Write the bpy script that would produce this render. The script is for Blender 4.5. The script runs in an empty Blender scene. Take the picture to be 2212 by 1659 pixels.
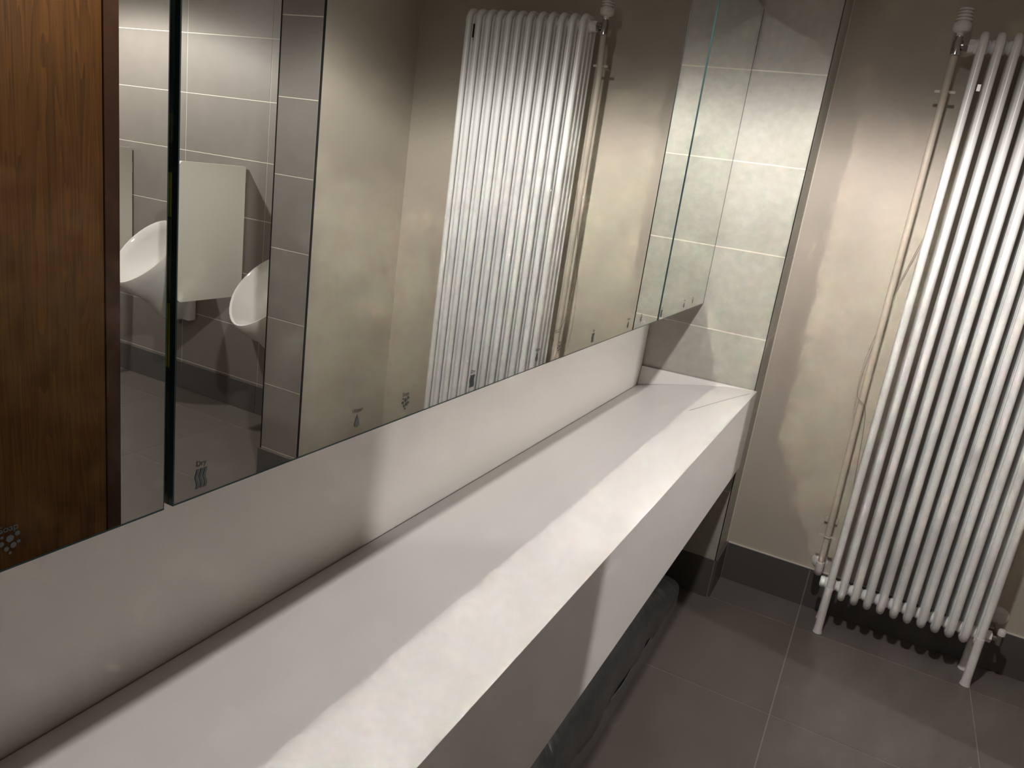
import bpy, bmesh, math, random
from mathutils import Vector, Matrix

S = bpy.context.scene
C = S.collection
PI = math.pi

# ------------------------------------------------------------------ camera
CAM_F, YAW, PITCH, ROLL = 1639.45, 0.4384, -0.2739, 0.1411
CAM_POS = Vector((0.7816, -2.8314, 1.5198))
fw = Vector((-math.sin(YAW) * math.cos(PITCH), math.cos(YAW) * math.cos(PITCH), math.sin(PITCH)))
r0 = Vector((math.cos(YAW), math.sin(YAW), 0)); u0 = r0.cross(fw)
rt = r0 * math.cos(ROLL) + u0 * math.sin(ROLL)
up = -r0 * math.sin(ROLL) + u0 * math.cos(ROLL)
cd = bpy.data.cameras.new('camera'); cam = bpy.data.objects.new('camera', cd); C.objects.link(cam)
cd.sensor_width = 36.0; cd.lens = CAM_F / 2212 * 36.0; cd.clip_start = 0.02
M3 = Matrix((rt, up, -fw)).transposed()
cam.matrix_world = Matrix.Translation(CAM_POS) @ M3.to_4x4()
S.camera = cam

# ------------------------------------------------------------------ world, view, renderer
w = bpy.data.worlds.new('world'); S.world = w; w.use_nodes = True
w.node_tree.nodes['Background'].inputs[0].default_value = (0.9, 0.85, 0.78, 1)
w.node_tree.nodes['Background'].inputs[1].default_value = 0.0
S.view_settings.view_transform = 'Standard'; S.view_settings.look = 'None'
S.view_settings.exposure = -1.36; S.view_settings.gamma = 1.0
S.view_settings.use_curve_mapping = False
cy = S.cycles
cy.use_denoising = True
cy.max_bounces = 12; cy.diffuse_bounces = 6; cy.glossy_bounces = 8
cy.caustics_reflective = True
cy.blur_glossy = 0.0
cy.sample_clamp_indirect = 0.0
cy.denoiser = 'OPENIMAGEDENOISE'
cy.denoising_input_passes = 'RGB_ALBEDO_NORMAL'
cy.denoising_prefilter = 'ACCURATE'

CEIL = 2.46
LAMPS = [  # x, y, strength
    (0.67, -1.50, 1.0),
    (3.57, -0.78, 1.15),
]
# photometric curve of the recessed lamps: relative candela against the angle from straight down
BEAM = [(0, .50), (10, .50), (20, .54), (30, .62), (40, .72), (50, .90), (58, 1.16), (64, 1.30), (67, 1.18), (70, .62), (73, .22), (77, .06), (90, .0)]
POWER = 4.0
LAMP_R = 0.042
LAMP_COL = (1.0, 0.955, 0.915)

# ------------------------------------------------------------------ measures (metres, from the camera fit)
MX = 0.184        # mirror face
PX = 0.4336       # pier corner
BX, BZ, BH = 0.4425, 0.863, 0.30   # basin front edge, its height, apron height
BACKZ = 0.784
WY = 0.2164       # far painted wall
RX = 1.712        # partition wall face
SY = -0.406       # end of partition wall
ST = 0.2134       # its thickness
UY = 0.232        # urinal wall
SK = 0.161        # skirting height
YB = -4.40        # back of the room
ALX = 4.30        # end of the urinal bay
ALY = -2.30

# ------------------------------------------------------------------ materials
def mat(name):
    m = bpy.data.materials.new(name); m.use_nodes = True
    nt = m.node_tree; b = nt.nodes['Principled BSDF']
    return m, nt, b
def link(nt, a, b): nt.links.new(a, b)
def simple(name, col, rough=0.5, metal=0.0, spec=0.5, noise=0.0, nscale=8.0, bump=0.0, bscale=200.0, per_obj=0.0, coat=0.0):
    m, nt, b = mat(name)
    b.inputs['Roughness'].default_value = rough
    b.inputs['Metallic'].default_value = metal
    b.inputs['Specular IOR Level'].default_value = spec
    b.inputs['Coat Weight'].default_value = coat
    b.inputs['Base Color'].default_value = (*col, 1)
    tc = nt.nodes.new('ShaderNodeTexCoord'); geo = nt.nodes.new('ShaderNodeNewGeometry')
    if noise > 0 or per_obj > 0:
        n = nt.nodes.new('ShaderNodeTexNoise'); n.inputs['Scale'].default_value = nscale; n.inputs['Detail'].default_value = 6
        link(nt, geo.outputs['Position'], n.inputs['Vector'])
        mr = nt.nodes.new('ShaderNodeMapRange'); mr.inputs[1].default_value = 0.25; mr.inputs[2].default_value = 0.75
        mr.inputs[3].default_value = 1 - noise; mr.inputs[4].default_value = 1 + noise
        link(nt, n.outputs['Fac'], mr.inputs[0])
        val = mr.outputs[0]
        if per_obj > 0:
            oi = nt.nodes.new('ShaderNodeObjectInfo')
            m2 = nt.nodes.new('ShaderNodeMapRange'); m2.inputs[3].default_value = 1 - per_obj; m2.inputs[4].default_value = 1 + per_obj
            link(nt, oi.outputs['Random'], m2.inputs[0])
            mu = nt.nodes.new('ShaderNodeMath'); mu.operation = 'MULTIPLY'
            link(nt, val, mu.inputs[0]); link(nt, m2.outputs[0], mu.inputs[1]); val = mu.outputs[0]
        vm = nt.nodes.new('ShaderNodeVectorMath'); vm.operation = 'SCALE'
        vm.inputs[0].default_value = col; link(nt, val, vm.inputs['Scale'])
        link(nt, vm.outputs[0], b.inputs['Base Color'])
    if bump > 0:
        n2 = nt.nodes.new('ShaderNodeTexNoise'); n2.inputs['Scale'].default_value = bscale; n2.inputs['Detail'].default_value = 4
        link(nt, geo.outputs['Position'], n2.inputs['Vector'])
        bp = nt.nodes.new('ShaderNodeBump'); bp.inputs['Strength'].default_value = bump; bp.inputs['Distance'].default_value = 0.002
        link(nt, n2.outputs['Fac'], bp.inputs['Height']); link(nt, bp.outputs[0], b.inputs['Normal'])
    return m

M = {}
M['paint'] = simple('taupe_paint', (0.46, 0.41, 0.345), 0.55, noise=0.015, nscale=3, bump=0.06, bscale=350, spec=0.35)
M['ceiling'] = simple('ceiling_paint', (0.55, 0.53, 0.49), 0.8)
M['tile'] = simple('pale_stone_tile', (0.390, 0.382, 0.338), 0.45, noise=0.10, nscale=38, bump=0.16, bscale=190, per_obj=0.02)
M['tile_taupe'] = simple('taupe_stone_tile', (0.213, 0.194, 0.177), 0.42, noise=0.05, nscale=9, bump=0.06, bscale=240, per_obj=0.03)
M['grout'] = simple('pale_grout', (0.72, 0.69, 0.60), 0.8)
M['floor'] = simple('dark_floor_tile', (0.125, 0.109, 0.100), 0.36, noise=0.06, nscale=5, bump=0.05, bscale=260, per_obj=0.03)
M['floor_grout'] = simple('floor_grout', (0.24, 0.215, 0.195), 0.8)
M['skirting'] = simple('dark_skirting', (0.085, 0.080, 0.078), 0.4, noise=0.04)
M['solid'] = simple('white_solid_surface', (0.74, 0.715, 0.70), 0.38, noise=0.008, nscale=5, spec=0.4)
M['splash'] = simple('white_splash_panel', (0.80, 0.775, 0.735), 0.42, spec=0.4)
M['enamel'] = simple('white_radiator_enamel', (0.80, 0.797, 0.79), 0.28, spec=0.5)
M['ceramic'] = simple('white_ceramic', (0.76, 0.75, 0.73), 0.10, spec=0.6)
M['panel'] = simple('white_divider', (0.70, 0.68, 0.61), 0.25)
M['pipe'] = simple('painted_pipe', (0.52, 0.46, 0.385), 0.4)
M['chrome'] = simple('chrome', (0.55, 0.54, 0.52), 0.18, metal=1.0)
M['steel'] = simple('brushed_trim', (0.45, 0.44, 0.42), 0.3, metal=1.0)
M['trim_dark'] = simple('dark_metal_trim', (0.10, 0.095, 0.09), 0.22, metal=1.0)
M['black'] = simple('black_edge', (0.012, 0.014, 0.014), 0.25)
M['glass_edge'] = simple('glass_edge', (0.03, 0.055, 0.055), 0.12)
M['yellow'] = simple('yellow_green_reflection', (0.42, 0.42, 0.05), 0.4)
M['edge_grey'] = simple('edge_grey', (0.045, 0.050, 0.046), 0.3)
M['olive'] = simple('olive_reflection', (0.13, 0.13, 0.05), 0.4)
M['sealant'] = simple('pale_sealant', (0.62, 0.56, 0.49), 0.5)
M['plastic_white'] = simple('white_plastic', (0.72, 0.70, 0.68), 0.35)
M['mark'] = simple('printed_mark', (0.06, 0.068, 0.07), 0.6)
M['joint'] = simple('dark_joint', (0.05, 0.045, 0.035), 0.7)
M['seam'] = simple('line_grey', (0.36, 0.34, 0.33), 0.5)  # even grey of the diagonal line on the basin
M['cable'] = simple('brown_cable', (0.20, 0.16, 0.12), 0.5)
M['fixture'] = simple('downlight_trim', (0.7, 0.7, 0.7), 0.4)
# mirror
m, nt, b = mat('mirror_silver')
b.inputs['Metallic'].default_value = 1.0; b.inputs['Roughness'].default_value = 0.0
b.inputs['Base Color'].default_value = (0.86, 0.88, 0.85, 1); M['mirror'] = m
# lamp lens
m, nt, b = mat('lamp_lens')
b.inputs['Emission Color'].default_value = (*LAMP_COL, 1); b.inputs['Emission Strength'].default_value = 4.0; M['lens'] = m
# wood veneer
m, nt, b = mat('walnut_veneer')
geo = nt.nodes.new('ShaderNodeNewGeometry')
mp = nt.nodes.new('ShaderNodeMapping'); mp.inputs['Scale'].default_value = (9, 9, 0.55)
link(nt, geo.outputs['Position'], mp.inputs['Vector'])
n1 = nt.nodes.new('ShaderNodeTexNoise'); n1.inputs['Scale'].default_value = 1.3; n1.inputs['Detail'].default_value = 3; n1.inputs['Distortion'].default_value = 0.6
link(nt, mp.outputs[0], n1.inputs['Vector'])
ml = nt.nodes.new('ShaderNodeMath'); ml.operation = 'MULTIPLY'; ml.inputs[1].default_value = 14.0
link(nt, n1.outputs['Fac'], ml.inputs[0])
fr = nt.nodes.new('ShaderNodeMath'); fr.operation = 'FRACT'; link(nt, ml.outputs[0], fr.inputs[0])
mp2 = nt.nodes.new('ShaderNodeMapping'); mp2.inputs['Scale'].default_value = (160, 160, 3.0)
link(nt, geo.outputs['Position'], mp2.inputs['Vector'])
n2 = nt.nodes.new('ShaderNodeTexNoise'); n2.inputs['Scale'].default_value = 1.0; n2.inputs['Detail'].default_value = 5
link(nt, mp2.outputs[0], n2.inputs['Vector'])
mx = nt.nodes.new('ShaderNodeMix'); mx.inputs[0].default_value = 0.68
link(nt, fr.outputs[0], mx.inputs[2]); link(nt, n2.outputs['Fac'], mx.inputs[3])
cr = nt.nodes.new('ShaderNodeValToRGB')
cr.color_ramp.elements[0].position = 0.15; cr.color_ramp.elements[0].color = (0.028, 0.0108, 0.0022, 1)
cr.color_ramp.elements[1].position = 0.85; cr.color_ramp.elements[1].color = (0.092, 0.036, 0.0068, 1)
link(nt, mx.outputs[0], cr.inputs['Fac']); link(nt, cr.outputs[0], b.inputs['Base Color'])
b.inputs['Roughness'].default_value = 0.5; b.inputs['Specular IOR Level'].default_value = 0.2; M['wood'] = m
M['wood_edge'] = simple('dark_lipping', (0.030, 0.012, 0.006), 0.5, spec=0.2, noise=0.15, nscale=30)
# black plastic sheet
m, nt, b = mat('black_plastic_sheet')
b.inputs['Base Color'].default_value = (0.048, 0.049, 0.050, 1); b.inputs['Roughness'].default_value = 0.34
geo = nt.nodes.new('ShaderNodeNewGeometry')
mp = nt.nodes.new('ShaderNodeMapping'); mp.inputs['Scale'].default_value = (5, 9, 4)
link(nt, geo.outputs['Position'], mp.inputs['Vector'])
n1 = nt.nodes.new('ShaderNodeTexNoise'); n1.inputs['Scale'].default_value = 1.0; n1.inputs['Detail'].default_value = 5; n1.inputs['Distortion'].default_value = 1.5
link(nt, mp.outputs[0], n1.inputs['Vector'])
bp = nt.nodes.new('ShaderNodeBump'); bp.inputs['Strength'].default_value = 0.6; bp.inputs['Distance'].default_value = 0.02
link(nt, n1.outputs['Fac'], bp.inputs['Height']); link(nt, bp.outputs[0], b.inputs['Normal'])
M['bag'] = m
M['bag_seam'] = simple('plastic_seam', (0.13, 0.13, 0.128), 0.35)
M['bag_hem'] = simple('plastic_hem', (0.075, 0.073, 0.070), 0.4)

# ------------------------------------------------------------------ helpers
def mesh_from(name, bm, mats, smooth=False):
    me = bpy.data.meshes.new(name)
    bmesh.ops.recalc_face_normals(bm, faces=bm.faces[:])
    bm.to_mesh(me); bm.free()
    for mm in (mats if isinstance(mats, (list, tuple)) else [mats]): me.materials.append(M[mm])
    if smooth:
        for p in me.polygons: p.use_smooth = True
        try: me.set_sharp_from_angle(angle=math.radians(42))
        except Exception: pass
    return me
def place(name, me, parent=None, loc=(0, 0, 0)):
    o = bpy.data.objects.new(name, me); C.objects.link(o); o.location = loc
    if parent: o.parent = parent
    return o
def obj(name, bm, mats, parent=None, loc=(0, 0, 0), smooth=False):
    return place(name, mesh_from(name, bm, mats, smooth), parent, loc)
def tag(o, label, cat, group=None):
    o['label'] = label; o['category'] = cat
    if group: o['group'] = group
    return o
def struct(o, label=None):
    o['kind'] = 'structure'
    if label: o['label'] = label
    return o
def empty(name, loc=(0, 0, 0)):
    o = bpy.data.objects.new(name, None); C.objects.link(o); o.location = loc; o.empty_display_size = 0.1
    return o
def box(bm, x0, x1, y0, y1, z0, z1, bevel=0.0):
    b2 = bmesh.new()
    vs = [b2.verts.new((x, y, z)) for x in (x0, x1) for y in (y0, y1) for z in (z0, z1)]
    for f in ((0, 1, 3, 2), (4, 6, 7, 5), (0, 4, 5, 1), (2, 3, 7, 6), (0, 2, 6, 4), (1, 5, 7, 3)):
        b2.faces.new([vs[i] for i in f])
    bmesh.ops.recalc_face_normals(b2, faces=b2.faces[:])
    if bevel: bmesh.ops.bevel(b2, geom=b2.edges[:], offset=bevel, segments=2, affect='EDGES', profile=0.5)
    t = bpy.data.meshes.new('t'); b2.to_mesh(t); b2.free(); bm.from_mesh(t); bpy.data.meshes.remove(t)
    return bm
def bbox(*a, **k): return box(bmesh.new(), *a, **k)
def tube(bm, pts, rad, seg=14, closed=False, caps=True):
    """tube along a list of points; rad may be one number or one per point"""
    pts = [Vector(p) for p in pts]; n = len(pts)
    rads = rad if isinstance(rad, (list, tuple)) else [rad] * n
    rings = []; ref = None
    for i, p in enumerate(pts):
        if closed: t = pts[(i + 1) % n] - pts[i - 1]
        else: t = pts[min(i + 1, n - 1)] - pts[max(i - 1, 0)]
        t.normalize()
        if ref is None:
            ref = Vector((1, 0, 0)) if abs(t.x) < 0.9 else Vector((0, 1, 0))
        a = (ref - t * ref.dot(t)).normalized(); bb = t.cross(a); ref = a
        rings.append([bm.verts.new(p + (a * math.cos(2 * PI * k / seg) + bb * math.sin(2 * PI * k / seg)) * rads[i]) for k in range(seg)])
    for i in range(n if closed else n - 1):
        A, B = rings[i], rings[(i + 1) % n]
        for k in range(seg): bm.faces.new((A[k], A[(k + 1) % seg], B[(k + 1) % seg], B[k]))
    if caps and not closed:
        bm.faces.new(rings[0][::-1]); bm.faces.new(rings[-1])
    return bm
def lathe(bm, prof, centre, axis='z', seg=24):
    """prof: list of (radius, along)"""
    c = Vector(centre); rings = []
    ax = {'x': Vector((1, 0, 0)), 'y': Vector((0, 1, 0)), 'z': Vector((0, 0, 1))}[axis]
    a = Vector((0, 1, 0)) if axis == 'x' else Vector((1, 0, 0)); bb = ax.cross(a)
    for r, h in prof:
        rings.append([bm.verts.new(c + ax * h + (a * math.cos(2 * PI * k / seg) + bb * math.sin(2 * PI * k / seg)) * max(r, 1e-4)) for k in range(seg)])
    for A, B in zip(rings, rings[1:]):
        for k in range(seg): bm.faces.new((A[k], A[(k + 1) % seg], B[(k + 1) % seg], B[k]))
    bm.faces.new(rings[0][::-1]); bm.faces.new(rings[-1])
    return bm
def extrude_y(bm, prof, y0, y1):
    A = [bm.verts.new((x, y0, z)) for x, z in prof]; B = [bm.verts.new((x, y1, z)) for x, z in prof]
    n = len(prof)
    for i in range(n): bm.faces.new((A[i], A[(i + 1) % n], B[(i + 1) % n], B[i]))
    bm.faces.new(A[::-1]); bm.faces.new(B)
    return bm
_tile_cache = {}
def tile_piece(name, parent, lo, hi, mt, bevel=0.0012):
    """one tile between two corners; equal sizes share their mesh"""
    d = tuple(round(hi[i] - lo[i], 4) for i in range(3)); key = (d, mt)
    if key not in _tile_cache:
        _tile_cache[key] = mesh_from('tile', bbox(0, d[0], 0, d[1], 0, d[2]), mt)
    return place(name, _tile_cache[key], parent, lo)

# ------------------------------------------------------------------ setting
J = 0.0042   # joint width
def cuts(a, b, first, step):
    """joint positions between a and b on the grid first + k*step"""
    k = math.ceil((a - first) / step - 1e-6); out = [a]
    while first + k * step < b - 0.004:
        v = first + k * step
        if v > a + 0.004: out.append(v)
        k += 1
    return out + [b]

# floor: backing slab in grout colour, dark tiles on top
floor = struct(obj('floor', bbox(-0.02, ALX, YB, UY + 0.02, -0.05, -0.0012), 'floor_grout'), 'dark grey square floor tiles with thin pale joints')
FP = 0.5935
xs = cuts(0.0, ALX, 0.770, FP); ys = cuts(YB, UY, 0.012, FP)
for x0, x1 in zip(xs, xs[1:]):
    for y0, y1 in zip(ys, ys[1:]):
        tile_piece('floor_tile', floor, (x0 + J / 2, y0 + J / 2, -0.010), (x1 - J / 2, y1 - J / 2, 0.0), 'floor')
struct(obj('ceiling', bbox(-0.02, ALX, YB, UY + 0.02, CEIL, CEIL + 0.05), 'ceiling'), 'plain painted ceiling with recessed lamps')
struct(obj('wall_left', bbox(-0.10, -0.012, YB, UY + 0.02, 0, CEIL), 'paint'), 'painted wall behind the mirror cabinet and basin')
struct(obj('wall_far', bbox(PX - 0.02, RX, WY, WY + 0.08, 0, CEIL), 'paint'), 'taupe painted wall behind the radiator')
struct(obj('wall_back', bbox(-0.02, RX, YB - 0.08, YB, 0, CEIL), 'paint'), 'painted wall at the back of the washroom')

# tiled pier closing the basin
pier = struct(obj('wall_pier', bbox(-0.012, PX - 0.0012, 0.0012, WY + 0.02, 0, CEIL), 'grout'), 'pale tiled pier at the end of the basin')
zs = cuts(SK, CEIL, 1.6527, 0.3)
for z0, z1 in zip(zs, zs[1:]):
    tile_piece('wall_tile', pier, (-0.010, 0.0, z0 + J / 2), (PX - 0.0028, 0.010, z1 - J / 2), 'tile')
    tile_piece('wall_tile', pier, (PX - 0.010, 0.011, z0 + J / 2), (PX, WY - 0.002, z1 - J / 2), 'tile')
struct(obj('trim_1', bbox(PX - 0.0025, PX + 0.0008, -0.0006, 0.0030, SK, CEIL), 'trim_dark'), 'thin metal trim on the corner of the tiled pier')

struct(obj('trim_4', bbox(PX, PX + 0.0035, WY - 0.0035, WY, SK, CEIL), 'sealant'), 'pale sealant line where the pier meets the painted wall')
struct(obj('trim_5', bbox(PX + 0.009, RX - 0.009, WY - 0.0095, WY, SK, SK + 0.003), 'sealant'), 'pale sealant line along the top of the skirting')

# painted partition with a tiled end
struct(obj('wall_partition', bbox(RX, RX + ST, SY + 0.010, UY + 0.02, 0, CEIL), 'paint'), 'painted partition wall beside the urinal bay')
jamb = struct(obj('wall_partition_end', bbox(RX + 0.004, RX + ST - 0.004, SY + 0.0012, SY + 0.010, SK, CEIL), 'grout'), 'narrow tiled end of the partition wall')
zs = cuts(SK + 0.001, CEIL, 1.670, 0.3)
for z0, z1 in zip(zs, zs[1:]):
    tile_piece('wall_tile', jamb, (RX + 0.005, SY, z0 + J / 2), (RX + ST - 0.005, SY + 0.008, z1 - J / 2), 'tile_taupe')
for i, x in enumerate((RX - 0.0012, RX + ST - 0.0022)):
    struct(obj('trim_%d' % (i + 2), bbox(x, x + 0.0034, SY - 0.001, SY + 0.010, SK, CEIL), 'black'), 'dark edge trim on the tiled partition end')

# urinal wall
uw = struct(obj('wall_urinal', bbox(RX + ST, ALX, UY + 0.0012, UY + 0.08, 0, CEIL), 'grout'), 'tiled wall that carries the urinals')
xs = cuts(RX + ST, ALX, 2.590, 0.600); zs = cuts(SK - 0.006, CEIL, 1.675, 0.3)
for x0, x1 in zip(xs, xs[1:]):
    for z0, z1 in zip(zs, zs[1:]):
        tile_piece('wall_tile', uw, (x0 + J / 2, UY, z0 + J / 2), (x1 - J / 2, UY + 0.012, z1 - J / 2), 'tile_taupe')
struct(obj('wall_bay_end', bbox(ALX, ALX + 0.08, ALY, UY + 0.02, 0, CEIL), 'paint'), 'painted end wall of the urinal bay')
struct(obj('wall_bay_rear', bbox(RX + 0.045, ALX, ALY - 0.08, ALY, 0, CEIL), 'paint'), 'painted rear wall of the urinal bay')

# skirting tiles
def skirting(name, lo, hi, axis, first, label):
    base = struct(obj(name, bbox(*[v for i in range(3) for v in (lo[i] + (0.002 if i == (1 - axis) else 0), hi[i] - (0.001 if i == 2 else 0))]), 'floor_grout'), label)
    cc = cuts(lo[axis], hi[axis], first, 0.5935)
    for a, b_ in zip(cc, cc[1:]):
        l = list(lo); h = list(hi); l[axis] = a + J / 2; h[axis] = b_ - J / 2
        if axis == 0: h[1] = l[1] + 0.006
        else: pass
        tile_piece('skirting_tile', base, tuple(l), tuple(h), 'skirting')
T = 0.009
skirting('baseboard_far', (PX + T, WY - T, 0.001), (RX - T, WY, SK), 0, 0.770, 'dark tiled skirting below the radiator wall')
skirting('baseboard_pier', (0.0, -0.004, 0.001), (PX, 0.006, SK), 0, 0.770, 'dark tiled skirting on the front of the pier')
skirting('baseboard_urinal', (RX + ST + T, UY - T, 0.001), (ALX, UY, SK), 0, 2.59, 'dark tiled skirting below the urinals')
skirting('baseboard_partition_end', (RX - T, SY - T, 0.001), (RX + ST + T, SY, SK), 0, 0.77, 'dark tiled skirting round the partition end')
for nm, x0, x1, y0, y1, lb in (('baseboard_pier_side', PX - 0.004, PX + T, 0.0065, WY, 'dark skirting on the side of the pier'),
                              ('baseboard_partition', RX - T, RX, SY + 0.0005, WY, 'dark skirting along the painted partition')):
    struct(obj(nm, bbox(x0, x1, y0, y1, 0.001, SK), 'skirting'), lb)

# wooden door with its dark frame post, facing the mirror
door = struct(empty('door_1', (RX, -2.8, 0)), 'dark walnut veneered door facing the mirror')
o = obj('door_frame', bbox(RX, RX + 0.05, -1.310, -1.262, 0.002, CEIL - 0.002), 'wood_edge', None); o.parent = door; o.location = -door.location
o = obj('door_leaf', bbox(RX + 0.004, RX + 0.044, -2.30, -1.3135, 0.006, CEIL - 0.01), 'wood'); o.parent = door; o.location = -door.location
o = obj('door_leaf', bbox(RX + 0.004, RX + 0.044, YB + 0.002, -2.304, 0.006, CEIL - 0.01), 'wood'); o.parent = door; o.location = -door.location

# ------------------------------------------------------------------ splashback and basin
tag(obj('splashback', bbox(-0.011, 0.0, YB + 0.004, -0.010, 0.745, 1.20, bevel=0.0008), 'splash'),
    'smooth white splashback panel between the basin and the mirror', 'splashback')

def basin_profile(lift=0.0):
    return [(0.004, BACKZ), (0.10, 0.808), (0.20, 0.8305), (0.29, 0.8475), (0.36, 0.8575), (0.41, 0.862), (BX, BZ)]
basin = empty('trough_basin', (0.2, -2.0, BZ - BH))
tag(basin, 'long white wall-hung trough basin with sloping top and deep apron', 'basin')
def under(o, par): o.parent = par; o.location = Vector(o.location) - par.location; return o
prof = basin_profile()
bm = bmesh.new()
extrude_y(bm, prof + [(BX - 0.012, BZ - 0.02), (0.15, 0.765), (0.03, 0.742), (0.004, 0.742)], YB + 0.006, -0.0055)
under(obj('sloping_top', bm, 'solid', smooth=False), basin)
under(obj('front_apron', bbox(BX - 0.0118, BX, YB + 0.006, -0.0055, BZ - BH, BZ - 0.0002), 'solid'), basin)
under(obj('underside', bbox(0.03, BX - 0.012, YB + 0.006, -0.0055, BZ - BH + 0.02, BZ - BH + 0.032), 'solid'), basin)
# tapering upstand at the tiled pier
bm = bmesh.new()
top = [(0.002, 0.857), (BX - 0.02, BZ + 0.001)]
V = [bm.verts.new(p) for p in ((0.002, -0.0055, 0.857), (BX - 0.004, -0.0055, BZ + 0.0006), (BX - 0.004, -0.009, BZ + 0.0003), (0.002, -0.013, 0.857),
                               (0.002, -0.030, BACKZ + 0.001), (0.10, -0.027, 0.8085), (0.20, -0.023, 0.831), (0.29, -0.018, 0.848), (0.36, -0.013, 0.858))]
bm.faces.new((V[0], V[3], V[2], V[1]))
bm.faces.new((V[3], V[4], V[5])); bm.faces.new((V[3], V[5], V[6])); bm.faces.new((V[3], V[6], V[7])); bm.faces.new((V[3], V[7], V[8])); bm.faces.new((V[3], V[8], V[2]))
W_ = [bm.verts.new(p) for p in ((0.002, -0.0055, BACKZ - 0.02), (BX - 0.004, -0.0055, BZ - 0.01))]
bm.faces.new((V[0], V[1], W_[1], W_[0])); bm.faces.new((V[0], W_[0], V[4], V[3]))
under(obj('end_upstand', bm, 'solid'), basin)
under(obj('drain_slot', bbox(0.0003, 0.0038, YB + 0.006, -0.006, 0.745, BACKZ - 0.003), 'joint'), basin)
bm = bmesh.new()  # thin grey diagonal line laid just above the basin top
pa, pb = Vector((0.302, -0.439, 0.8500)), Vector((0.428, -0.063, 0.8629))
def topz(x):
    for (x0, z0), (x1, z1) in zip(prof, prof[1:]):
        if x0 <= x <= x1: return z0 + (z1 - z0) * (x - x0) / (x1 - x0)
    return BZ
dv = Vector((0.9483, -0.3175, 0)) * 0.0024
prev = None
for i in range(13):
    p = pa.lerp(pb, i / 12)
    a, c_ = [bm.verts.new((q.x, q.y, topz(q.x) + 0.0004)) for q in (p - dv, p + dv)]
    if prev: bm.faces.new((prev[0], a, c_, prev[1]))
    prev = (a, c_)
under(obj('diagonal_line', bm, 'seam'), basin)['label'] = 'thin grey line across the far end of the basin'

# ------------------------------------------------------------------ mirror cabinet
MZ0, MZ1 = 1.140, 2.142
cab = empty('mirror_cabinet', (0.09, -2.0, MZ0))
tag(cab, 'long mirror-fronted wall cabinet over the white basin', 'cabinet')
under(obj('carcass', bbox(0.001, MX - 0.022, YB + 0.01, -0.002, MZ0 + 0.003, MZ1), 'black'), cab)
TXT = {}
def text_mesh(s, size):
    if s not in TXT:
        cu = bpy.data.curves.new('t', 'FONT'); cu.body = s; cu.size = size; cu.align_x = 'CENTER'
        to = bpy.data.objects.new('t', cu); C.objects.link(to)
        dg = bpy.context.evaluated_depsgraph_get(); dg.update()
        me = bpy.data.meshes.new_from_object(to.evaluated_get(dg)); bpy.data.objects.remove(to)
        me.materials.clear(); me.materials.append(M['mark'])
        for v in me.vertices:   # text x -> world y, text y -> world z
            x, y = v.co.x, v.co.y; v.co = (0, x, y)
        TXT[s] = me
    return TXT[s]
def flat(polys):
    bm = bmesh.new()
    for poly in polys: bm.faces.new([bm.verts.new((0, y, z)) for y, z in poly])
    return mesh_from('mark', bm, 'mark')
drop = []
for i in range(24):
    t = 2 * PI * i / 24; r = 0.0052
    y, z = r * math.sin(t), -r * math.cos(t)
    if z > 0: y *= (1 - z / r) ** 0.6 * 1.0; z = z * 2.6
    drop.append((y, z))
ME_DROP = flat([drop])
def hexa(cy_, cz_, r): return [(cy_ + r * math.cos(PI / 3 * k + .3), cz_ + r * math.sin(PI / 3 * k + .3)) for k in range(6)]
ME_SOAP = flat([hexa(*h) for h in ((0.001, 0.0035, .0034), (-0.006, 0.0005, .0024), (0.0072, 0.0062, .0024), (0.0035, -0.0035, .0028), (-0.0022, -0.0052, .0022), (0.0078, -0.0015, .0017), (-0.0055, 0.0065, .0014), (0.0006, -0.0098, .0015))])
wav = []
for k in (-0.0052, 0.0, 0.0052):
    n = 10; L_ = []; R_ = []
    for i in range(n + 1):
        z = -0.011 + 0.022 * i / n; oy = 0.0011 * math.sin(i / n * 2 * PI * 1.25)
        L_.append((k - 0.0018 + oy, z)); R_.append((k + 0.0018 + oy, z))
    for i in range(n): wav.append([L_[i], R_[i], R_[i + 1], L_[i + 1]])
ME_DRY = flat(wav)
MARKS = {'Water': ('water_symbol', ME_DROP, -0.006), 'Soap': ('soap_symbol', ME_SOAP, 0.0), 'Dry': ('dry_symbol', ME_DRY, -0.004)}
spots = [('Water', -2.034), ('Water', -1.457), ('Water', -0.883), ('Water', -0.304), ('Soap', -2.494), ('Soap', -1.920), ('Soap', -1.346), ('Soap', -0.772), ('Soap', -0.190),
         ('Dry', -2.296), ('Dry', -1.720), ('Dry', -1.144), ('Dry', -0.571), ('Water', -2.608)]
GAP1 = (-2.3415, -2.3310); GAP2 = (-0.6000, -0.5890)
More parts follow.
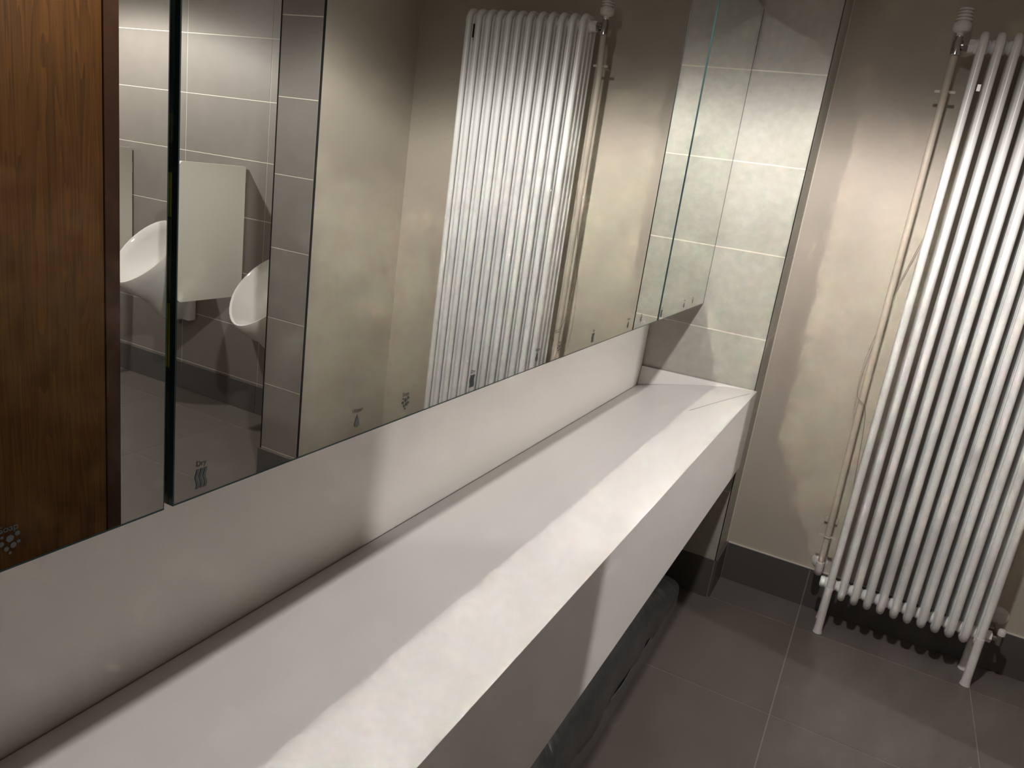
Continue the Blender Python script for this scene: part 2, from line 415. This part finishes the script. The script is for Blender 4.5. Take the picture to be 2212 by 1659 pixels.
for y0, y1 in ((YB + 0.02, -3.55), (-3.547, GAP1[0]), (GAP1[1], GAP2[0]), (GAP2[1], -0.0025)):
    px_ = 0.0015 if y1 > -0.1 else 0.0      # the end door stands a hair proud
    bm = bbox(MX - 0.020, MX + px_ - 0.0002, y0, y1, MZ0, MZ1)
    d = under(obj('mirror_door', bm, 'glass_edge'), cab)
    bm = bmesh.new()
    e = 0.0022; ye = 0.014 if px_ else 0.0012      # the end door has a bare glass margin by the tiles
    vs = [bm.verts.new((MX + px_, y, z)) for y, z in ((y0 + 0.0012, MZ0 + e), (y1 - ye, MZ0 + e), (y1 - ye, MZ1), (y0 + 0.0012, MZ1))]
    bm.faces.new(vs)
    g = obj('mirror_face', bm, 'mirror', d)
    for s, y in spots:
        if y0 < y < y1:
            nm, me, dz = MARKS[s]
            mk = place(nm, me, d, (MX + px_ + 0.0005, y, 1.168 + dz - 0.003))
            mk['label'] = 'grey printed symbol on the mirror'
            tx = place(nm.replace('symbol', 'word'), text_mesh(s, 0.0085), d, (MX + px_ + 0.0005, y, 1.1755))
            tx['label'] = 'small grey printed word ' + s
# what shows inside the wide gap: the edge of the middle door with its grey band and a reflection painted as yellow-green strips
gd = [c for c in cab.children if c.name.startswith('mirror_door')][2]
gy = GAP1[1]
obj('edge_band', bbox(MX - 0.0198, MX - 0.0068, gy - 0.0006, gy, MZ0 + 0.001, MZ1 - 0.001), 'edge_grey', gd)
for z0, z1, mt in ((1.288, 1.352, 'yellow'), (1.434, 1.474, 'yellow'), (1.354, 1.432, 'olive'), (1.500, 1.526, 'olive')):
    for x in (MX - 0.0118, MX - 0.0090):
        obj('edge_reflection', bbox(x, x + 0.0014, gy - 0.0010, gy - 0.0006, z0, z1), mt, gd)['label'] = 'painted yellow-green reflection in the cabinet gap'

# ------------------------------------------------------------------ radiator
RY = [0.036, 0.0735, 0.111, 0.1485]
RZ0, RZ1, RT = 0.140, 2.121, 0.0125
YC = (RY[0] + RY[-1]) / 2
rad = empty('column_radiator', (1.1, YC, 0))
tag(rad, 'tall white column radiator standing on feet by the taupe wall', 'radiator')
def section_mesh():
    bm = bmesh.new(); rc = 0.035; pts = []
    y0, y1, z0, z1 = RY[0], RY[-1], RZ0 + RT, RZ1 - RT
    for (cy_, cz_, a0) in ((y1 - rc, z0 + rc, -90), (y1 - rc, z1 - rc, 0), (y0 + rc, z1 - rc, 90), (y0 + rc, z0 + rc, 180)):
        for k in range(7):
            a = math.radians(a0 + 15 * k); pts.append((0, cy_ + rc * math.cos(a), cz_ + rc * math.sin(a)))
    tube(bm, pts, RT, 14, closed=True)
    for y in RY[1:3]: tube(bm, [(0, y, z0 + 0.005), (0, y, z1 - 0.005)], RT, 14)
    for z in (z0 + 0.028, z1 - 0.028):
        lathe(bm, [(0.017, -0.0225), (0.0205, -0.019), (0.023, -0.008), (0.023, 0.008), (0.0205, 0.019), (0.017, 0.0225)], (0, YC, z), 'x', 20)
    return mesh_from('section', bm, 'enamel', smooth=True)
sec = section_mesh()
RX0, RSP = 0.8505, 0.04528
for i in range(12):
    under(place('section', sec, None, (RX0 + RSP * i, 0, 0)), rad)
for x in (RX0, RX0 + 11 * RSP):
    for y in (RY[0], RY[-1]):
        bm = bmesh.new()
        lathe(bm, [(0.0172, 0.0), (0.0165, 0.004), (0.0150, 0.012), (0.0142, 0.030), (0.0138, 0.178), (0.0142, 0.184), (0.0134, 0.190)], (x, y, 0.0005), 'z', 18)
        under(obj('foot', bm, 'enamel', smooth=True), rad)
for x, z in ((RX0 - 0.0300, RZ0 + RT + 0.028), (RX0 + 11 * RSP + 0.0300, RZ1 - RT - 0.028)):
    bm = bmesh.new(); lathe(bm, [(0.012, -0.008), (0.019, -0.007), (0.021, -0.002), (0.021, 0.008)], (x, YC, z), 'x', 16)
    under(obj('end_plug', bm, 'enamel', smooth=True), rad)
for x, z in ((RX0 + 11 * RSP + 0.0300, RZ0 + RT + 0.028), (RX0 - 0.0300, RZ1 - RT - 0.028)):
    bm = bmesh.new(); lathe(bm, [(0.012, -0.008), (0.021, -0.007), (0.021, 0.008), (0.012, 0.0085)], (x, YC, z), 'x', 6)
    under(obj('bushing', bm, 'enamel'), rad)
o = under(obj('maker_badge', bbox(RX0 + RSP * .5 - 0.005, RX0 + RSP * .5 + 0.005, 0.069, 0.071, 1.948, 1.968), 'steel'), rad); o['label'] = 'small square metal badge'
o = under(obj('black_tag', bbox(RX0 + RSP * 10.5 - 0.004, RX0 + RSP * 10.5 + 0.004, 0.040, 0.0415, 2.006, 2.058), 'black'), rad); o['label'] = 'narrow black tag between two tubes'

# thermostatic valve
ZH = RZ1 - RT - 0.028
VX = 0.782
tv = empty('thermostatic_valve', (VX, YC, ZH)); tag(tv, 'white ribbed thermostatic valve at the top corner of the radiator', 'valve')
bm = bmesh.new()
lathe(bm, [(0.013, -0.030), (0.0155, -0.028), (0.0155, 0.012), (0.012, 0.016), (0.012, 0.026)], (VX, YC, ZH), 'z', 16)
tube(bm, [(VX, YC, ZH), (VX + 0.034, YC, ZH)], [0.011, 0.012], 12)
under(obj('valve_body', bm, 'chrome', smooth=True), tv)
under(obj('union_nut', lathe(bmesh.new(), [(0.016, 0), (0.016, 0.014)], (VX + 0.016, YC, ZH), 'x', 6), 'chrome'), tv)
under(obj('collar', lathe(bmesh.new(), [(0.010, 0.026), (0.010, 0.036), (0.018, 0.040)], (VX, YC, ZH), 'z', 16), 'plastic_white'), tv)
pr = [(0.020, 0.040), (0.026, 0.046), (0.027, 0.058), (0.0255, 0.066)]
for k in range(4):
    h = 0.068 + 0.010 * k; rr = 0.0245 - 0.0012 * k
    pr += [(rr - 0.006, h), (rr - 0.006, h + 0.003), (rr, h + 0.004), (rr, h + 0.009)]
pr += [(0.014, 0.110)]
under(obj('thermostat_head', lathe(bmesh.new(), pr, (VX, YC, ZH), 'z', 24), 'plastic_white', smooth=True), tv)

# riser pipe
PYC = 0.115
rp = empty('riser_pipe', (0.79, PYC, 0.15)); tag(rp, 'painted vertical heating pipe on the wall beside the radiator', 'pipe')
pts = [(VX, YC, ZH - 0.030), (VX, YC + 0.002, ZH - 0.060), (VX, YC + 0.011, ZH - 0.110), (VX + 0.001, PYC - 0.002, ZH - 0.16), (VX + 0.001, PYC, ZH - 0.20), (0.786, PYC, 1.0), (0.797, PYC, 0.40), (0.799, PYC, 0.225)]
under(obj('pipe', tube(bmesh.new(), pts, 0.0112, 14), 'pipe', smooth=True), rp)
under(obj('elbow', tube(bmesh.new(), [(0.799, PYC, 0.245), (0.799, PYC, 0.215), (0.799, PYC + 0.006, 0.200), (0.799, PYC + 0.02, 0.192), (0.799, WY - 0.0095, 0.190)], 0.0145, 14), 'plastic_white', smooth=True), rp)
under(obj('wall_rose', lathe(bmesh.new(), [(0.030, WY - 0.0005), (0.030, WY - 0.003), (0.022, WY - 0.008), (0.014, WY - 0.0092)], (0.795, 0, 0.205), 'y', 24), 'plastic_white', smooth=True), rp)
for z, x in ((1.945, 0.7832), (0.352, 0.7975)):
    bm = bmesh.new()
    tube(bm, [(x + 0.0135 * math.cos(t * PI / 8), PYC + 0.0135 * math.sin(t * PI / 8), z) for t in range(16)], 0.0026, 6, closed=True)
    box(bm, x - 0.030, x - 0.0125, PYC - 0.003, PYC + 0.003, z - 0.004, z + 0.004); box(bm, x + 0.0125, x + 0.030, PYC - 0.003, PYC + 0.003, z - 0.004, z + 0.004)
    tube(bm, [(x, PYC + 0.013, z), (x, WY - 0.0005, z)], 0.004, 8)
    under(obj('pipe_clip', bm, 'pipe'), rp)
    if z < 1:
        for s in (-1, 1):
            under(obj('clip_lug', bbox(x + s * 0.018 - 0.006, x + s * 0.018 + 0.006, WY - 0.012, WY - 0.0003, z + 0.022, z + 0.042, bevel=0.002), 'pipe'), rp)
# lockshield valve at the lower right
LX = RX0 + 11 * RSP + 0.064
lv = empty('lockshield_valve', (LX, YC, 0.15)); tag(lv, 'small lockshield valve with white cap low at the radiator side', 'valve')
ZL = RZ0 + RT + 0.028
bm = bmesh.new(); tube(bm, [(LX - 0.026, YC, ZL), (LX, YC, ZL)], 0.010, 12); tube(bm, [(LX, YC, ZL - 0.018), (LX, YC, ZL + 0.018)], 0.012, 12)
tube(bm, [(LX, YC, ZL), (LX, WY - 0.008, ZL)], 0.008, 10)
under(obj('valve_body', bm, 'chrome', smooth=True), lv)
under(obj('wall_rose', lathe(bmesh.new(), [(0.033, WY - 0.0005), (0.033, WY - 0.004), (0.024, WY - 0.010), (0.010, WY - 0.011)], (LX, 0, ZL + 0.035), 'y', 24), 'plastic_white', smooth=True), lv)
under(obj('cap', lathe(bmesh.new(), [(0.012, 0.018), (0.0125, 0.035), (0.009, 0.040)], (LX, YC, ZL), 'z', 16), 'plastic_white', smooth=True), lv)

# loose cable behind the pipe
def smooth_path(P, n=8):
    P = [Vector(p) for p in P]; out = []
    for i in range(len(P) - 1):
        a, b_, c_, d_ = P[max(i - 1, 0)], P[i], P[i + 1], P[min(i + 2, len(P) - 1)]
        for k in range(n):
            t = k / n
            out.append(0.5 * ((2 * b_) + (c_ - a) * t + (2 * a - 5 * b_ + 4 * c_ - d_) * t * t + (3 * b_ - a - 3 * c_ + d_) * t ** 3))
    return out + [P[-1]]
cb = obj('loose_cable', tube(bmesh.new(), smooth_path([(0.868, 0.185, 1.62), (0.845, 0.190, 1.507), (0.820, 0.192, 1.391), (0.797, 0.194, 1.272), (0.774, 0.180, 1.12), (0.763, 0.140, 1.03), (0.7635, 0.110, 0.95), (0.772, 0.098, 0.905), (0.803, 0.103, 0.875), (0.818, 0.175, 0.79), (0.828, 0.190, 0.68), (0.836, 0.190, 0.58), (0.85, 0.190, 0.45)]), 0.0011, 6), 'cable', smooth=True)
tag(cb, 'thin loose cable curling round the pipe beside the radiator', 'cable')

# ------------------------------------------------------------------ black plastic bundle under the basin
random.seed(4)
bm = bmesh.new()
NY, NS = 150, 40
rings = []
from mathutils import noise as mnoise
for i in range(NY + 1):
    t = i / NY; y = -0.075 - 3.6 * t
    s = min(1.0, (-(y) - 0.075) / 0.16); e_ = math.sqrt(max(0.0, 1 - (1 - s) ** 2))
    s2 = min(1.0, (3.675 + y) / 0.16 + 0.0); e2 = math.sqrt(max(0.0, 1 - (1 - max(s2, 0)) ** 2))
    k = max(0.04, min(e_, e2))
    hgt = (0.115 + 0.145 * min(1, max(0, (-y - 0.1) / 0.5))) * (0.45 + 0.55 * k); wid = 0.166 * (0.70 + 0.30 * k); cx_ = 0.190
    ring = []
    for j in range(NS):
        a = 2 * PI * j / NS
        ca, sa = math.cos(a), math.sin(a)
        px = cx_ + wid * (abs(ca) ** 0.75) * (1 if ca >= 0 else -1)
        pz = hgt / 2 + hgt / 2 * (abs(sa) ** 0.62) * (1 if sa >= 0 else -1)
        n_ = mnoise.fractal(Vector((px * 7, y * 9, pz * 5)), 1.0, 2.0, 5)
        n2_ = mnoise.noise(Vector((px * 3, y * 26, pz * 3)))
        if pz > 0.012:
            px += ca * (0.009 * n_ + 0.0015 * n2_) ; pz += max(0, sa) * (0.009 * n_ + 0.0015 * n2_)
        if -0.80 < sa < -0.55 and ca > 0: px += 0.012     # welded seam along the foot
        ring.append(bm.verts.new((min(px, 0.372), y, max(pz, 0.001))))
    rings.append(ring)
for A, B in zip(rings, rings[1:]):
    for j in range(NS): bm.faces.new((A[j], A[(j + 1) % NS], B[(j + 1) % NS], B[j]))
bm.faces.new(rings[0][::-1]); bm.faces.new(rings[-1])
o = obj('plastic_bundle', bm, 'bag', smooth=True)
pts = [(0.3415 + 0.0030 * math.sin(7.3 * y_) + 0.002 * math.sin(23 * y_ + 1), y_, 0.046 + 0.006 * math.sin(5.1 * y_ + 2)) for y_ in [-0.13 - 0.035 * k for k in range(95)]]
obj('weld_seam', tube(bmesh.new(), pts, 0.0020, 6), 'bag_seam', o, smooth=True)['label'] = 'pale welded seam of the plastic'
bm = bmesh.new(); prev = None
for k, (x_, y_, z_) in enumerate(pts):
    row = [bm.verts.new((x_, y_, z_)), bm.verts.new((x_ + 0.006 + 0.003 * math.sin(31 * y_), y_, z_ * 0.5)), bm.verts.new((x_ + 0.014 + 0.004 * math.sin(11 * y_), y_, 0.0015))]
    row += [bm.verts.new((v.co.x - 0.0012, y_, max(v.co.z - 0.0003, 0.0008))) for v in row[::-1]]
    if prev:
        for j in range(6): bm.faces.new((prev[j], row[j], row[(j + 1) % 6], prev[(j + 1) % 6]))
    prev = row
obj('loose_hem', bm, 'bag_hem', o, smooth=True)['label'] = 'loose grey hem lying on the floor'
tag(o, 'long black plastic-wrapped bundle lying under the basin', 'bundle')

# ------------------------------------------------------------------ urinals and their dividers
def urinal_mesh():
    """rings lofted from the wall-side foot, up the outside, over the rim and into the bowl; local y=0 is the wall"""
    bm = bmesh.new(); N = 36
    def ring(cy_, cz_, hw, a, tilt, flatback=None):
        out = []
        d = Vector((0, math.cos(tilt), math.sin(tilt)))     # along the tilted long axis, rising to the wall
        for k in range(N):
            t = 2 * PI * k / N
            lx = hw * math.sin(t); lt = a * math.cos(t)
            if lt < 0: lx *= 1.0 - 0.18 * (lt / a) ** 2      # narrower lip
            p = Vector((lx, cy_, cz_)) + d * lt; p.y *= 1.24
            if flatback is not None and p.y > flatback: p.y = flatback
            out.append(bm.verts.new(p))
        return out
    T = math.radians(52)
    spec = [  # y centre, z centre, half width, half length, tilt
        (-0.055, -0.395, 0.055, 0.050, math.radians(4)), (-0.065, -0.375, 0.075, 0.062, math.radians(6)),
        (-0.085, -0.30, 0.105, 0.085, math.radians(14)), (-0.110, -0.21, 0.130, 0.125, math.radians(30)),
        (-0.145, -0.12, 0.150, 0.175, math.radians(44)), (-0.185, -0.045, 0.163, 0.205, T),
        (-0.208, -0.012, 0.167, 0.210, T), (-0.214, -0.006, 0.162, 0.204, T), (-0.210, -0.010, 0.153, 0.194, T),
        (-0.195, -0.040, 0.143, 0.180, T), (-0.150, -0.100, 0.120, 0.140, math.radians(46)), (-0.110, -0.170, 0.085, 0.085, math.radians(36)), (-0.095, -0.205, 0.035, 0.035, math.radians(20))]
    rs = [ring(*s, flatback=-0.001) for s in spec]
    for A, B in zip(rs, rs[1:]):
        for k in range(N): bm.faces.new((A[k], A[(k + 1) % N], B[(k + 1) % N], B[k]))
    bm.faces.new(rs[0][::-1]); bm.faces.new(rs[-1])
    return mesh_from('bowl', bm, 'ceramic', smooth=True)
ub = urinal_mesh()
for x, z, lb in ((3.18, 0.835, 'white ceramic urinal between two divider panels'), (2.32, 0.785, 'white ceramic urinal half hidden by the tiled partition end'),
                 (4.02, 0.835, 'white ceramic urinal farthest along the tiled wall')):
    u = empty('urinal', (x, UY, z)); tag(u, lb, 'urinal', 'urinals on the tiled wall')
    place('bowl', ub, u)
    place('back_block', mesh_from('back_block', bbox(-0.105, 0.105, -0.055, -0.0006, -0.40, 0.135, bevel=0.012), 'ceramic', smooth=True), u)
    place('trap_cover', mesh_from('trap_cover', lathe(bmesh.new(), [(0.035, 0.0), (0.035, 0.03), (0.02, 0.034)], (0, -0.06, -0.428), 'z', 16), 'chrome', smooth=True), u)
for x, lb in ((2.737, 'white urinal divider panel seen whole in the mirror'), (3.624, 'white urinal divider panel partly hidden by the wooden door')):
    dv_ = empty('urinal_divider', (x, UY, 0.65)); tag(dv_, lb, 'divider', 'divider panels between urinals')
    b2 = bmesh.new()
    N = 8; pts = []; y0, y1, z0, z1, rr = -0.43, -0.010, 0.0, 0.690, 0.025
    for cy_, cz_, a0 in ((y1 - .006, z0 + .006, -90), (y1 - .006, z1 - .006, 0), (y0 + rr, z1 - rr, 90), (y0 + rr, z0 + rr, 180)):
        r_ = 0.006 if cy_ > -0.1 else rr
        for k in range(N + 1):
            a = math.radians(a0 + 90 * k / N); pts.append((cy_ + r_ * math.cos(a), cz_ + r_ * math.sin(a)))
    A = [b2.verts.new((-0.012, y, z)) for y, z in pts]; B = [b2.verts.new((0.012, y, z)) for y, z in pts]
    n = len(pts)
    for i in range(n): b2.faces.new((A[i], A[(i + 1) % n], B[(i + 1) % n], B[i]))
    b2.faces.new(A[::-1]); b2.faces.new(B)
    bmesh.ops.bevel(b2, geom=[e for e in b2.edges if len(e.link_faces) == 2 and e.calc_face_angle(0) > 0.8], offset=0.005, segments=2, affect='EDGES')
    place('panel', mesh_from('panel', b2, 'panel', smooth=True), dv_)
    for z in (0.10, 0.58):
        place('bracket', mesh_from('bracket', bbox(-0.009, 0.009, -0.014, -0.0006, z - 0.03, z + 0.03, bevel=0.002), 'steel'), dv_)

# ------------------------------------------------------------------ recessed lamps
ies = bpy.data.texts.new('beam_curve')
ies.write('IESNA:LM-63-2002\nTILT=NONE\n1 1000 1 %d 1 1 2 0 0 0\n1 1 10\n' % len(BEAM) + ' '.join(str(a) for a, _ in BEAM) + '\n0\n' + ' '.join(str(c * 1000) for _, c in BEAM) + '\n')
for i, (x, y, k) in enumerate(LAMPS):
    dl = empty('downlight', (x, y, CEIL)); tag(dl, ('recessed ceiling lamp over the basin', 'recessed ceiling lamp before the urinals')[i], 'lamp', 'recessed ceiling lamps')
    place('ring', mesh_from('ring', lathe(bmesh.new(), [(0.055, -0.0005), (0.055, -0.004), (0.046, -0.006), (0.046, -0.0008)], (0, 0, 0), 'z', 32), 'fixture', smooth=True), dl)
    place('lens', mesh_from('lens', lathe(bmesh.new(), [(0.040, -0.0008), (0.040, -0.0014)], (0, 0, 0), 'z', 32), 'lens'), dl)
    ld = bpy.data.lights.new('lamp_light', 'POINT'); lo = bpy.data.objects.new('lamp_light', ld); C.objects.link(lo)
    lo.parent = dl; lo.location = (0, 0, -LAMP_R - 0.012)
    ld.energy = POWER * k; ld.color = LAMP_COL; ld.shadow_soft_size = LAMP_R; ld.use_soft_falloff = False
    ld.use_nodes = True
    nt = ld.node_tree; em = nt.nodes['Emission']
    ie = nt.nodes.new('ShaderNodeTexIES'); ie.mode = 'INTERNAL'; ie.ies = ies; ie.inputs['Strength'].default_value = 1.0
    link(nt, ie.outputs['Fac'], em.inputs['Strength'])
